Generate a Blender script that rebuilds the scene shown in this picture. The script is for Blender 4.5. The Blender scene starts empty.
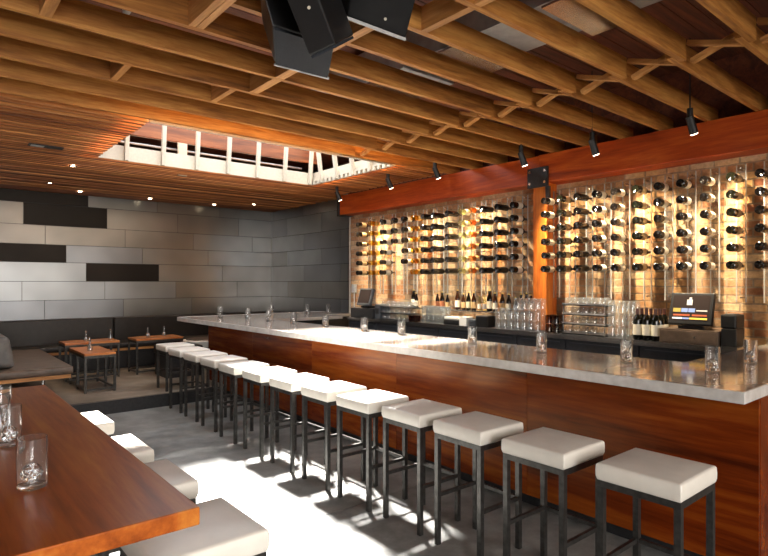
import bpy, math, random
from mathutils import Vector, Matrix
random.seed(7)
PI = math.pi
scene = bpy.context.scene
COL = scene.collection

# ------------------------------------------------------------------ mesh builder
class MB:
    def __init__(s): s.v = []; s.f = []; s.m = []; s.s = []; s.cur = 0; s.sm = False
    def face(s, idx, sm=None):
        s.f.append(idx); s.m.append(s.cur); s.s.append(s.sm if sm is None else sm)
    def box(s, x0, x1, y0, y1, z0, z1):
        b = len(s.v)
        s.v += [(x0,y0,z0),(x1,y0,z0),(x1,y1,z0),(x0,y1,z0),(x0,y0,z1),(x1,y0,z1),(x1,y1,z1),(x0,y1,z1)]
        for q in ((0,3,2,1),(4,5,6,7),(0,1,5,4),(1,2,6,5),(2,3,7,6),(3,0,4,7)): s.face(tuple(b+i for i in q), False)
        return s
    def para(s, o, a, bb, c):
        """parallelepiped from a corner and three edge vectors"""
        o, a, bb, c = map(Vector, (o, a, bb, c)); b = len(s.v)
        if a.cross(bb).dot(c) < 0: a, bb = bb, a
        for k in (Vector((0,0,0)), c):
            s.v += [tuple(o+k), tuple(o+a+k), tuple(o+a+bb+k), tuple(o+bb+k)]
        for q in ((0,3,2,1),(4,5,6,7),(0,1,5,4),(1,2,6,5),(2,3,7,6),(3,0,4,7)): s.face(tuple(b+i for i in q), False)
        return s
    def bar(s, p, q, w, h, up=(0,0,1)):
        p, q = Vector(p), Vector(q); d = (q-p).normalized(); u = Vector(up)
        if abs(d.dot(u)) > .98: u = Vector((1,0,0))
        x = d.cross(u).normalized(); u = x.cross(d).normalized()
        return s.para(p - x*w/2 - u*h/2, x*w, u*h, q-p)
    def tube(s, p, q, r0, r1=None, n=12, caps=True, sm=True):
        r1 = r0 if r1 is None else r1
        p, q = Vector(p), Vector(q); d = (q-p).normalized()
        u = Vector((0,0,1)) if abs(d.z) < .9 else Vector((1,0,0))
        x = d.cross(u).normalized(); y = d.cross(x).normalized(); b = len(s.v)
        for c, r in ((p,r0),(q,r1)):
            for i in range(n):
                a = 2*PI*i/n; s.v.append(tuple(c + x*r*math.cos(a) + y*r*math.sin(a)))
        for i in range(n):
            j = (i+1) % n; s.face((b+i, b+n+i, b+n+j, b+j), sm)
        if caps:
            s.face(tuple(b+i for i in range(n)), False); s.face(tuple(b+n+i for i in reversed(range(n))), False)
        return s
    def lathe(s, prof, n=16, axis='z', o=(0,0,0), close=False):
        """profile of (r, h); axis z or x (h along the axis)"""
        b = len(s.v); o = Vector(o); k = len(prof)
        for r, h in prof:
            for i in range(n):
                a = 2*PI*i/n; c, t = r*math.cos(a), r*math.sin(a)
                s.v.append(tuple(o + (Vector((c,t,h)) if axis == 'z' else Vector((h,c,t)))))
        for j in range(k-1):
            for i in range(n):
                i2 = (i+1) % n; s.face((b+j*n+i, b+j*n+i2, b+(j+1)*n+i2, b+(j+1)*n+i), True)
        if prof[0][0] > 1e-6 and not close: s.face(tuple(b+i for i in reversed(range(n))), False)
        if prof[-1][0] > 1e-6 and not close: s.face(tuple(b+(k-1)*n+i for i in range(n)), False)
        return s
    def sphere(s, c, r, n=10, k=6, sm=False):
        b = len(s.v)
        for j in range(1, k):
            t = PI*j/k
            for i in range(n):
                a = 2*PI*(i+.5*(j % 2))/n
                s.v.append((c[0]+r*math.sin(t)*math.cos(a), c[1]+r*math.sin(t)*math.sin(a), c[2]-r*math.cos(t)))
        bot = len(s.v); s.v.append((c[0],c[1],c[2]-r)); top = len(s.v); s.v.append((c[0],c[1],c[2]+r))
        for i in range(n):
            i2 = (i+1) % n
            s.face((bot, b+i2, b+i), sm); s.face((top, b+(k-2)*n+i, b+(k-2)*n+i2), sm)
            for j in range(k-2): s.face((b+j*n+i, b+j*n+i2, b+(j+1)*n+i2, b+(j+1)*n+i), sm)
        return s
    def cushion(s, x0, x1, y0, y1, z0, z1, puff=.012, bulge=.006, n=8):
        """upholstered block: domed top, slightly swollen sides"""
        b = len(s.v); rows = []
        cx, cy, hx, hy = (x0+x1)/2, (y0+y1)/2, (x1-x0)/2, (y1-y0)/2
        def P(u, v, z, k): return (cx+u*(hx+k), cy+v*(hy+k), z)
        ring = [(-1+2*i/n, -1) for i in range(n)] + [(1, -1+2*i/n) for i in range(n)] + [(1-2*i/n, 1) for i in range(n)] + [(-1, 1-2*i/n) for i in range(n)]
        R = len(ring); idx = {}
        for lev, (z, k) in enumerate(((z0, -.004), (z0+.25*(z1-z0), bulge*.8), (z0+.6*(z1-z0), bulge), (z0+.9*(z1-z0), bulge*.3), (z1, -.006))):
            for (u, v) in ring:
                m = 1-.25*max(0, (abs(u)+abs(v)-1.4))
                s.v.append(P(u, v, z, k*m))
        for l in range(4):
            for i in range(R):
                j = (i+1) % R; s.face((b+l*R+i, b+l*R+j, b+(l+1)*R+j, b+(l+1)*R+i), True)
        s.face(tuple(b+i for i in reversed(range(R))), False)
        def top(i, j):
            u, v = -1+2*i/n, -1+2*j/n
            if (i in (0, n)) or (j in (0, n)):
                if j == 0 and i < n: q = i
                elif i == n and j < n: q = n+j
                elif j == n and i > 0: q = 2*n+(n-i)
                else: q = 3*n+(n-j)
                return b+4*R+q % R
            if (i, j) not in idx:
                idx[(i, j)] = len(s.v)
                s.v.append(P(u, v, z1+puff*(1-u**4)*(1-v**4), -.006))
            return idx[(i, j)]
        for i in range(n):
            for j in range(n): s.face((top(i,j), top(i+1,j), top(i+1,j+1), top(i,j+1)), True)
        return s
    def build(s, name, mats, parent=None, bevel=0, seg=2, loc=None):
        me = bpy.data.meshes.new(name); me.from_pydata(s.v, [], s.f); 
        for mt in (mats if isinstance(mats, (list, tuple)) else [mats]): me.materials.append(mt)
        me.polygons.foreach_set('material_index', s.m); me.polygons.foreach_set('use_smooth', s.s); me.update()
        if any(s.s): me.set_sharp_from_angle(angle=math.radians(42))
        o = bpy.data.objects.new(name, me); COL.objects.link(o)
        if parent: o.parent = parent
        if loc: o.location = loc
        if bevel:
            md = o.modifiers.new('bevel', 'BEVEL'); md.width = bevel; md.segments = seg; md.limit_method = 'ANGLE'; md.angle_limit = math.radians(40)
        return o

def tag(o, label, cat, group=None, kind=None):
    o['label'] = label; o['category'] = cat
    if group: o['group'] = group
    if kind: o['kind'] = kind
    return o
def thing(name, label, cat, loc=(0,0,0), group=None, rz=0):
    o = bpy.data.objects.new(name, None); COL.objects.link(o); o.location = loc; o.rotation_euler = (0,0,rz); o.empty_display_size = .05
    return tag(o, label, cat, group)
def struct(name, mb, mats, bevel=0):
    o = mb.build(name, mats, bevel=bevel); o['kind'] = 'structure'; return o
KIDS = {}
def dup(root, loc, label, group=None, rz=None):
    r = root.copy(); COL.objects.link(r); r.location = loc; r['label'] = label
    if group: r['group'] = group
    if rz is not None: r.rotation_euler = (0,0,rz)
    for ch in list(root.children):
        c = ch.copy(); COL.objects.link(c); c.parent = r
        for g in list(ch.children):
            d = g.copy(); COL.objects.link(d); d.parent = c
    return r
ORD = ['first','second','third','fourth','fifth','sixth','seventh','eighth','ninth','tenth','eleventh','twelfth','thirteenth','fourteenth','fifteenth','sixteenth','seventeenth','eighteenth','nineteenth']

# ------------------------------------------------------------------ materials
def newmat(name):
    m = bpy.data.materials.new(name); m.use_nodes = True; nt = m.node_tree
    return m, nt, nt.nodes['Principled BSDF']
def N(nt, t, **kw):
    n = nt.nodes.new(t)
    for k, v in kw.items(): setattr(n, k, v)
    return n
def setp(b, **kw):
    for k, v in kw.items(): b.inputs[k.replace('_',' ')].default_value = v
def rgb(c): return (c[0], c[1], c[2], 1)
def srgb(r, g, b):
    f = lambda u: (u/255/12.92) if u/255 <= .04045 else ((u/255+.055)/1.055)**2.4
    return (f(r), f(g), f(b))
def coords(nt, scale, use='Object', rnd=True):
    tc = N(nt, 'ShaderNodeTexCoord'); mp = N(nt, 'ShaderNodeMapping'); mp.inputs['Scale'].default_value = scale
    if rnd:
        oi = N(nt, 'ShaderNodeObjectInfo'); ml = N(nt, 'ShaderNodeMath', operation='MULTIPLY'); ml.inputs[1].default_value = 37.0
        ad = N(nt, 'ShaderNodeVectorMath', operation='ADD'); nt.links.new(oi.outputs['Random'], ml.inputs[0])
        nt.links.new(tc.outputs[use], ad.inputs[0]); nt.links.new(ml.outputs[0], ad.inputs[1]); nt.links.new(ad.outputs[0], mp.inputs['Vector'])
    else: nt.links.new(tc.outputs[use], mp.inputs['Vector'])
    return mp.outputs['Vector']
def ramp(nt, fac, stops):
    r = N(nt, 'ShaderNodeValToRGB'); e = r.color_ramp.elements
    e[0].position, e[0].color = stops[0][0], rgb(stops[0][1]); e[1].position, e[1].color = stops[-1][0], rgb(stops[-1][1])
    for p, c in stops[1:-1]:
        k = e.new(p); k.color = rgb(c)
    nt.links.new(fac, r.inputs['Fac']); return r.outputs['Color']
def noise(nt, vec, scale, detail=4, rough=.55, dist=0):
    n = N(nt, 'ShaderNodeTexNoise'); nt.links.new(vec, n.inputs['Vector'])
    n.inputs['Scale'].default_value = scale; n.inputs['Detail'].default_value = detail; n.inputs['Roughness'].default_value = rough; n.inputs['Distortion'].default_value = dist
    return n.outputs['Fac']
def bump(nt, b, h, strength, dist=.01):
    if strength <= 0: return
    bp = N(nt, 'ShaderNodeBump'); bp.inputs['Strength'].default_value = strength; bp.inputs['Distance'].default_value = dist
    nt.links.new(h, bp.inputs['Height']); nt.links.new(bp.outputs['Normal'], b.inputs['Normal'])
def plain(name, c, rough=.5, metal=0, spec=None, var=0.12, sc=30):
    m, nt, b = newmat(name); setp(b, Roughness=rough, Metallic=metal)
    if spec is not None: b.inputs['Specular IOR Level'].default_value = spec
    v = coords(nt, (1,1,1)); f = noise(nt, v, sc)
    nt.links.new(ramp(nt, f, [(.3, tuple(x*(1-var) for x in c)), (.7, tuple(min(1, x*(1+var)) for x in c))]), b.inputs['Base Color'])
    return m
def wood(name, dark, mid, light, axis='x', rough=.5, coat=0, fine=1.0, bumpy=.12):
    m, nt, b = newmat(name); setp(b, Roughness=rough)
    if coat: setp(b, Coat_Weight=coat, Coat_Roughness=.12)
    s = {'x': (.6,7,7), 'y': (7,.6,7), 'z': (7,7,.6)}[axis]
    v = coords(nt, tuple(k*fine for k in s))
    f1 = noise(nt, v, 1.3, 6, .6, 1.2)
    f2 = noise(nt, v, 9, 3, .6)
    mx = N(nt, 'ShaderNodeMath', operation='MULTIPLY_ADD'); mx.inputs[1].default_value = .3; nt.links.new(f2, mx.inputs[0])
    ml = N(nt, 'ShaderNodeMath', operation='MULTIPLY'); ml.inputs[1].default_value = .72; nt.links.new(f1, ml.inputs[0]); nt.links.new(ml.outputs[0], mx.inputs[2])
    nt.links.new(ramp(nt, mx.outputs[0], [(.34, dark), (.5, mid), (.66, light)]), b.inputs['Base Color'])
    bump(nt, b, mx.outputs[0], bumpy, .004)
    return m
def emis(name, c, s):
    m, nt, b = newmat(name); setp(b, Base_Color=rgb(c)); b.inputs['Emission Color'].default_value = rgb(c); b.inputs['Emission Strength'].default_value = s; return m
def glassmat(name, tint=(.96,.98,.97), edge=.55, base=.04, gloss=(1,1,1), pw=2.4, haze=0):
    m = bpy.data.materials.new(name); m.use_nodes = True; nt = m.node_tree
    for n in list(nt.nodes): nt.nodes.remove(n)
    out = N(nt, 'ShaderNodeOutputMaterial'); mix = N(nt, 'ShaderNodeMixShader'); tr = N(nt, 'ShaderNodeBsdfTransparent'); gl = N(nt, 'ShaderNodeBsdfGlossy')
    lw = N(nt, 'ShaderNodeLayerWeight'); lw.inputs['Blend'].default_value = .5; tr.inputs['Color'].default_value = rgb(tint); gl.inputs['Color'].default_value = rgb(gloss); gl.inputs['Roughness'].default_value = .1
    pwn = N(nt, 'ShaderNodeMath', operation='POWER'); pwn.inputs[1].default_value = pw; nt.links.new(lw.outputs['Facing'], pwn.inputs[0])
    ma = N(nt, 'ShaderNodeMath', operation='MULTIPLY_ADD'); ma.inputs[1].default_value = edge; ma.inputs[2].default_value = base; ma.use_clamp = True
    nt.links.new(pwn.outputs[0], ma.inputs[0]); nt.links.new(ma.outputs[0], mix.inputs[0]); nt.links.new(tr.outputs[0], mix.inputs[1]); nt.links.new(gl.outputs[0], mix.inputs[2]); sh = mix.outputs[0]
    if haze:
        df = N(nt, 'ShaderNodeBsdfDiffuse'); df.inputs['Color'].default_value = (.9,.92,.95,1); tl = N(nt, 'ShaderNodeBsdfTranslucent'); tl.inputs['Color'].default_value = (.9,.92,.95,1)
        m1 = N(nt, 'ShaderNodeMixShader'); m1.inputs[0].default_value = .5; nt.links.new(df.outputs[0], m1.inputs[1]); nt.links.new(tl.outputs[0], m1.inputs[2])
        m2 = N(nt, 'ShaderNodeMixShader'); m2.inputs[0].default_value = haze; nt.links.new(sh, m2.inputs[1]); nt.links.new(m1.outputs[0], m2.inputs[2]); sh = m2.outputs[0]
    nt.links.new(sh, out.inputs['Surface'])
    return m

M = {}
M['joist'] = wood('joist_fir', srgb(108,62,20), srgb(166,108,46), srgb(204,148,76), 'x', .6)
M['joist_y'] = wood('blocking_fir', srgb(140,92,44), srgb(182,126,68), srgb(208,156,96), 'y', .6)
M['slat'] = wood('slat_cedar', srgb(104,54,22), srgb(156,92,44), srgb(190,124,66), 'x', .55, fine=.7)
M['slat_pale'] = wood('slat_cedar_pale', srgb(140,80,36), srgb(188,122,66), srgb(214,154,92), 'x', .55, fine=.7)
M['slat_dark'] = wood('slat_cedar_dark', srgb(74,36,16), srgb(112,60,28), srgb(146,86,44), 'x', .55, fine=.7)
M['deck'] = wood('roof_boards', srgb(54,22,10), srgb(84,38,18), srgb(112,56,28), 'x', .7)
M['void'] = plain('void_shade', (.012,.009,.007), .9)  # near-black colour carries the shade of the open void over the slats
M['beam'] = wood('red_stained_beam', srgb(128,40,8), srgb(172,66,16), srgb(200,94,30), 'y', .45, fine=.8)
M['post'] = wood('orange_post', srgb(150,66,14), srgb(200,104,26), srgb(222,130,44), 'z', .5)
M['barwood'] = wood('bar_front_veneer', srgb(70,20,4), srgb(118,44,8), srgb(152,76,20), 'y', .27, coat=.0, fine=.5, bumpy=.03)
M['barwood'].node_tree.nodes['Principled BSDF'].inputs['Specular Tint'].default_value = (1,.66,.36,1)
M['tablewood'] = wood('polished_table_wood', srgb(118,50,12), srgb(172,88,28), srgb(198,124,50), 'y', .3, coat=0, fine=.6, bumpy=0)
M['tablewood'].node_tree.nodes['Principled BSDF'].inputs['Specular IOR Level'].default_value = .3
M['cocktail'] = wood('orange_table_wood', srgb(150,76,30), srgb(196,116,56), srgb(222,152,90), 'x', .3, coat=.3)
M['benchwood'] = wood('bench_oak', srgb(150,100,44), srgb(190,138,70), srgb(214,168,100), 'y', .5)
M['benchwood_x'] = wood('bench_oak_cross', srgb(176,116,62), srgb(206,146,84), srgb(224,168,108), 'x', .5)
M['white_paint'] = plain('white_painted_wood', (.52,.46,.37), .55, var=.06)
M['vinyl'] = plain('white_vinyl', (.82,.775,.70), .34, var=.04, sc=12)
M['steel_black'] = plain('blackened_steel', (.085,.082,.078), .32, .75, var=.3)
M['leather_dark'] = plain('dark_leather', (.014,.010,.008), .42, var=.3, sc=14)
M['leather_brown'] = plain('brown_leather', (.11,.075,.055), .36, var=.35, sc=9)
M['leather_grey'] = plain('grey_leather', (.13,.125,.12), .5, var=.25, sc=9)
M['chrome'] = plain('brushed_steel', (.62,.61,.60), .25, 1, var=.1)
M['black'] = plain('black_plastic', (.007,.007,.008), .45, var=.2)
M['blackmatte'] = plain('black_cabinet', (.022,.022,.024), .45, var=.3)
M['charcoal'] = plain('charcoal_laminate', (.058,.06,.066), .38, var=.15)
M['grille'] = plain('grey_speaker_grille', (.034,.038,.046), .7, 0, spec=.1, var=.25, sc=160)
M['grey_plastic'] = plain('grey_plastic', (.06,.068,.08), .4)
M['pale_grey'] = plain('pale_grey_paint', (.5,.5,.5), .5)
M['paper'] = plain('white_paper', (.86,.85,.82), .7, var=.04)
M['galv'] = plain('galvanised_duct', (.34,.34,.335), .5, .6, var=.25, sc=6)
M['card'] = plain('cardboard', srgb(176,126,80), .8)
M['acrylic_edge_glow'] = glassmat('acrylic_edge', (.9,.88,.8), .4, haze=.42)  # pale haze paints in the light gathered along the clear strip edges
M['lens'] = emis('lamp_lens', (1,.86,.64), 6.0)
M['downlens'] = emis('downlight_lens', (1,.82,.55), 18.0)
def realglass(name):
    m, nt, b = newmat(name); setp(b, Base_Color=(1,1,1,1), Roughness=.0, IOR=1.45); b.inputs['Transmission Weight'].default_value = .97; return m
M['glass'] = realglass('clear_glass')
M['barglass'] = glassmat('bar_glassware', (.93,.95,.95), .8, .10, haze=.11, pw=2.6)  # milky share paints window reflections into the clear glassware
M['acrylic'] = glassmat('clear_acrylic', (.93,.92,.88), .3, haze=.045)
M['amber'] = glassmat('amber_glass', (.55,.28,.08))
M['smoke'] = glassmat('smoked_glass', (.45,.36,.28))
M['screen'] = emis('dark_screen', (.03,.022,.02), .25)
M['screen'].node_tree.nodes['Principled BSDF'].inputs['Specular IOR Level'].default_value = .0
def bottle_mat(name, c, rough=.08):
    m, nt, b = newmat(name); v = coords(nt, (1,1,1)); f = noise(nt, v, 8)
    nt.links.new(ramp(nt, f, [(.3, tuple(x*.85 for x in c)), (.7, c)]), b.inputs['Base Color']); setp(b, Roughness=rough); b.inputs['Specular IOR Level'].default_value = .6
    return m
M['b_black'] = bottle_mat('black_bottle_glass', (.0025,.0018,.0015))
M['b_green'] = bottle_mat('dark_green_bottle_glass', (.003,.003,.0015))
M['b_brown'] = bottle_mat('brown_bottle_glass', (.03,.009,.003))
M['b_yellow'] = glassmat('golden_wine_glass', (.9,.68,.14))
M['b_orange'] = glassmat('rose_wine_glass', (.95,.68,.36))
M['b_clear'] = glassmat('pale_wine_glass', (.88,.88,.66))
M['cream'] = plain('cream_label', (.74,.68,.56), .6, var=.08, sc=60)
M['label_tan'] = plain('tan_label', (.5,.33,.16), .6, var=.1, sc=60)
M['label_red'] = plain('rust_label', (.35,.12,.05), .6, var=.1, sc=60)
M['label_blue'] = plain('pale_blue_label', (.35,.42,.52), .6, var=.1, sc=60)
M['foil_red'] = plain('dark_foil', (.08,.03,.025), .35, .3)
M['foil_gold'] = plain('gold_foil', (.6,.42,.12), .3, .6)

def pewter():
    m, nt, b = newmat('pewter_bar_top'); v = coords(nt, (1,1,1), rnd=False)
    f = noise(nt, v, 2.2, 6, .6)
    nt.links.new(ramp(nt, f, [(.3, srgb(168,158,148)), (.7, srgb(200,190,180))]), b.inputs['Base Color'])
    g = noise(nt, v, 9, 4)
    nt.links.new(ramp(nt, g, [(.3, (.06,)*3), (.7, (.13,)*3)]), b.inputs['Roughness']); setp(b, Metallic=.3)
    return m
M['pewter'] = pewter()
def pewter_edge():
    m, nt, b = newmat('pewter_edge'); v = coords(nt, (1,1,1), rnd=False)
    nt.links.new(ramp(nt, noise(nt, v, 14, 5), [(.3, srgb(212,208,204)), (.7, srgb(240,238,235))]), b.inputs['Base Color']); setp(b, Metallic=.2, Roughness=.22); return m
M['pewter_edge'] = pewter_edge()
def concrete(name='concrete', k=.62, c1=(112,112,110), c2=(160,160,157), c3=(190,190,186)):
    m, nt, b = newmat(name); v = coords(nt, (1,1,1), rnd=False)
    f = noise(nt, v, 1.1, 8, .62, .4); f2 = noise(nt, v, 7, 6, .65)
    ad = N(nt, 'ShaderNodeMath', operation='MULTIPLY_ADD'); ad.inputs[1].default_value = .45; nt.links.new(f2, ad.inputs[0])
    ml = N(nt, 'ShaderNodeMath', operation='MULTIPLY'); ml.inputs[1].default_value = .55; nt.links.new(f, ml.inputs[0]); nt.links.new(ml.outputs[0], ad.inputs[2])
    nt.links.new(ramp(nt, ad.outputs[0], [(.36, tuple(k*x for x in srgb(*c1))), (.5, tuple(k*x for x in srgb(*c2))), (.62, tuple(k*x for x in srgb(*c3)))]), b.inputs['Base Color'])
    nt.links.new(ramp(nt, f2, [(.3, (.38,)*3), (.7, (.6,)*3)]), b.inputs['Roughness'])
    bump(nt, b, f2, .08, .004); return m
M['concrete'] = concrete()
M['platform'] = concrete('platform_concrete', .8, (104,92,80), (140,126,112), (168,156,142))
def brick():
    m, nt, b = newmat('old_brick'); geo = N(nt, 'ShaderNodeNewGeometry'); sep = N(nt, 'ShaderNodeSeparateXYZ'); cmb = N(nt, 'ShaderNodeCombineXYZ')
    nt.links.new(geo.outputs['Position'], sep.inputs[0]); nt.links.new(sep.outputs['Y'], cmb.inputs['X']); nt.links.new(sep.outputs['Z'], cmb.inputs['Y'])
    wob = N(nt, 'ShaderNodeTexNoise'); wob.inputs['Scale'].default_value = 6; nt.links.new(cmb.outputs[0], wob.inputs['Vector'])
    vs = N(nt, 'ShaderNodeVectorMath', operation='MULTIPLY_ADD'); vs.inputs[1].default_value = (.02,.02,0); nt.links.new(wob.outputs['Color'], vs.inputs[0]); nt.links.new(cmb.outputs[0], vs.inputs[2])
    def br(c1, c2, mo, off):
        t = N(nt, 'ShaderNodeTexBrick'); t.inputs['Color1'].default_value = rgb(c1); t.inputs['Color2'].default_value = rgb(c2); t.inputs['Mortar'].default_value = rgb(mo)
        t.inputs['Scale'].default_value = 1; t.inputs['Mortar Size'].default_value = .009; t.inputs['Mortar Smooth'].default_value = .3; t.inputs['Bias'].default_value = off
        t.inputs['Brick Width'].default_value = .215; t.inputs['Row Height'].default_value = .0745; nt.links.new(vs.outputs[0], t.inputs['Vector']); return t
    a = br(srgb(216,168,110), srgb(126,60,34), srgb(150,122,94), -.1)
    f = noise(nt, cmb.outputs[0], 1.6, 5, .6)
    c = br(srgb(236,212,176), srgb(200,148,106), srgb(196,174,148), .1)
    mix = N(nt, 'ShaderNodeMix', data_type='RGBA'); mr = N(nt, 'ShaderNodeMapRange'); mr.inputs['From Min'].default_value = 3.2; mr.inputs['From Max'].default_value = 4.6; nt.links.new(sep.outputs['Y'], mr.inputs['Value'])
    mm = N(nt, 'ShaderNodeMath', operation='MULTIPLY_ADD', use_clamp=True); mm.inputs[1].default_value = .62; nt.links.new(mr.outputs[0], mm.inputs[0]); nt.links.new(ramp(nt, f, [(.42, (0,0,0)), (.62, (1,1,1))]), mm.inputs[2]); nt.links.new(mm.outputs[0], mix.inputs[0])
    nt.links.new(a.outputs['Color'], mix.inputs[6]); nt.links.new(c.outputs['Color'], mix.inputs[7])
    f3 = noise(nt, cmb.outputs[0], 28, 5, .65)
    m2 = N(nt, 'ShaderNodeMix', data_type='RGBA', blend_type='MULTIPLY'); m2.inputs[0].default_value = .6
    nt.links.new(mix.outputs[2], m2.inputs[6]); nt.links.new(ramp(nt, f3, [(.3, (.42,.36,.32)), (.65, (1,1,1))]), m2.inputs[7])
    nt.links.new(m2.outputs[2], b.inputs['Base Color']); setp(b, Roughness=.85)
    inv = N(nt, 'ShaderNodeMath', operation='MULTIPLY_ADD'); inv.inputs[1].default_value = -1.0; inv.inputs[2].default_value = 1.0; nt.links.new(a.outputs['Fac'], inv.inputs[0])
    ad = N(nt, 'ShaderNodeMath', operation='MULTIPLY_ADD'); ad.inputs[1].default_value = .35; nt.links.new(f3, ad.inputs[0]); nt.links.new(inv.outputs[0], ad.inputs[2])
    bump(nt, b, ad.outputs[0], .9, .016); return m
M['brick'] = brick()
def steel(name, c, rough):
    m, nt, b = newmat(name); v = coords(nt, (1,1,1), rnd=False)
    f = noise(nt, v, 1.1, 2, .5, 0)
    nt.links.new(ramp(nt, f, [(.3, tuple(x*.8 for x in c)), (.7, tuple(min(1, x*1.15) for x in c))]), b.inputs['Base Color'])
    b.inputs['Roughness'].default_value = rough; setp(b, Metallic=.93); return m
STEELS = [steel('steel_panel_light', srgb(150,153,156), .28), steel('steel_panel_mid', srgb(140,140,139), .28), steel('steel_panel_warm', srgb(136,132,127), .28),
          steel('steel_panel_cool', srgb(136,139,144), .28), steel('steel_panel_dark', srgb(44,40,37), .45), plain('panel_joint', (.03,.03,.03), .7)]
M['plaster'] = plain('plain_plaster', (.42,.38,.34), .8, var=.06)

# ------------------------------------------------------------------ setting
X0, X1, Y0, Y1 = -2.6, 5.74, -3.6, 10.5
ZC = ZC0 = 3.05
struct('floor', MB().box(X0, X1+.2, Y0, 3.197, -.1, 0).box(X0, X1+.2, 3.203, Y1+.2, -.1, 0).box(X0, X1+.2, 3.19, 3.21, -.12, -.012), M['concrete'])
pf = MB().box(X0, X1-.02, 7.35, Y1, 0, .17); pl = struct('floor_platform', pf, M['platform'])
rs = MB().box(X0, X1-.02, 7.335, 7.35, 0, .16); struct('trim_1', rs, M['blackmatte'])
struct('wall_left', MB().box(X0-.1, X0, Y0, Y1, 0, 3.7), M['plaster'])
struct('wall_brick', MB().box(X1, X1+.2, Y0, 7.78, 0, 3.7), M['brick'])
# near wall with two window openings behind the viewer
nw = MB()
for (a, b, c, d) in ((X0, -1.9, 0, 3.7), (.4, 1.6, 0, 3.7), (5.2, X1, 0, 3.7), (-1.9, .4, 0, .6), (-1.9, .4, 2.8, 3.7), (1.6, 5.2, 0, .6), (1.6, 5.2, 2.8, 3.7)): nw.box(a, b, Y0-.12, Y0, c, d)
struct('wall_front', nw, M['plaster'])
for i, (a, b) in enumerate(((-1.9, .4), (1.6, 5.2))):
    w = MB()
    for k in range(4): x = a+(b-a)*k/3; w.box(x-.03, x+.03, Y0-.1, Y0-.03, .6, 2.8)
    for z in (.63, 2.1, 2.77): w.box(a, b, Y0-.1, Y0-.03, z-.03, z+.03)
    struct('window_%d' % (i+1), w, M['blackmatte'])
# steel clad far wall and return wall: one sheet pattern
ZR = [0, .37, .68, .99, 1.30, 1.61, 1.92, 2.21, 2.52, 2.87, 3.3]
SE = {9:[.95,2.26,3.4,4.6], 8:[1.33,2.556,3.776,4.99], 7:[.41,1.63,2.85,4.07,5.29], 6:[.71,1.93,3.14,4.36], 5:[1.01,2.23,3.43,4.65], 4:[1.31,2.52,3.74,4.96], 3:[.4,1.62,2.82,4.04], 2:[1.2,2.4,3.6,4.8], 1:[.6,1.8,3.,4.2], 0:[1,2.2,3.4,4.6]}
DARK = {(9,-1),(9,0),(9,1),(8,1),(6,0),(6,1),(5,2)}
COLR = {(8,0):2,(7,1):2,(7,2):2,(6,2):3,(5,0):0,(5,1):0,(4,1):0,(4,0):0,(4,2):0,(3,0):3,(3,1):3,(3,2):3,(8,2):2,(9,2):1}
def clad(face, lo, hi, seams, salt):
    mb = MB(); mb.cur = 5; g = .004
    if face == 'y': mb.box(lo, hi, Y1, Y1+.2, 0, 3.7)
    else: mb.box(X1-.005, X1+.2, lo, hi, 0, 3.7)
    for r in range(len(ZR)-1):
        ss = [lo]+[s for s in seams[r] if lo < s < hi]+[hi]
        for k in range(len(ss)-1):
            key = (r, k)
            if face == 'y' and key in DARK and salt == 0: mb.cur = 4
            else: mb.cur = COLR.get(key, random.choice([1,2,1,2])) if salt == 0 else random.choice([0,0,3,1])
            t = .006+random.random()*.002
            if face == 'y': mb.box(ss[k]+g, ss[k+1]-g, Y1-t, Y1, ZR[r]+g, ZR[r+1]-g)
            else: mb.box(X1-.005-t, X1-.005, ss[k]+g, ss[k+1]-g, ZR[r]+g, ZR[r+1]-g)
    return mb
struct('wall_far', clad('y', X0, X1, SE, 0), STEELS)
struct('wall_far_return', clad('x', 7.78, Y1, {r: [7.4+.61*((r % 2))+1.22*k for k in range(4)] for r in range(10)}, 1), STEELS)

# roof deck with the skylight hole
SX0, SX1, SY0, SY1 = 1.64, 4.57, 5.28, 7.12           # opening in the slat ceiling
RX0, RX1, RY0, RY1 = 1.66, 5.0, 5.1, 7.75            # hole in the roof
rd = MB()
def deck(a, b, c, d):
    y = c
    while y < d-1e-6:
        y2 = min(d, y+.14); rd.box(a, b, y, y2-.006, 3.66, 3.72); y = y2
deck(X0, X1, Y0, RY0); deck(X0, RX0, RY0, RY1); deck(RX1, X1, RY0, RY1); deck(X0, X1, RY1, Y1)
rd.box(X0, RX0, Y0, Y1, 3.72, 3.78); rd.box(RX1, X1+.2, Y0, Y1, 3.72, 3.78); rd.box(RX0, RX1, Y0, RY0, 3.72, 3.78); rd.box(RX0, RX1, RY1, Y1, 3.72, 3.78)
struct('ceiling_roof', rd, M['deck'])
struct('trim_2', MB().box(5.70, X1-.002, Y0, 7.75, ZC+.003, 3.655), M['deck'])
# slat ceiling
sl = MB(); y = SY0+.02
while y < Y1-.02:
    sl.cur = random.choice([0,0,1,1,2]); ZC = ZC0+random.uniform(0,.012)
    y2 = min(y+.05, Y1-.004)
    if y < SY1 and y2 > SY0: sl.box(X0, SX0, y, y2, ZC, ZC+.06); sl.box(SX1, 5.48, y, y2, ZC, ZC+.06)
    else: sl.box(X0, 5.48 if y < 7.8 else X1-.015, y, y2, ZC, ZC+.06)
    y += .1
ZC = ZC0
struct('ceiling', sl, [M['slat'], M['slat_pale'], M['slat_dark']])
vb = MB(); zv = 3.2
vb.box(X0, SX0-.25, SY0+.05, Y1, zv, zv+.02); vb.box(SX1+.3, 5.5, SY0+.05, Y1, zv, zv+.02); vb.box(SX0-.25, SX1+.3, SY1+.75, Y1, zv, zv+.02)  # black sheets stand in for the unlit space above the slats
struct('ceiling_void_shade', vb, M['void'])

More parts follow.
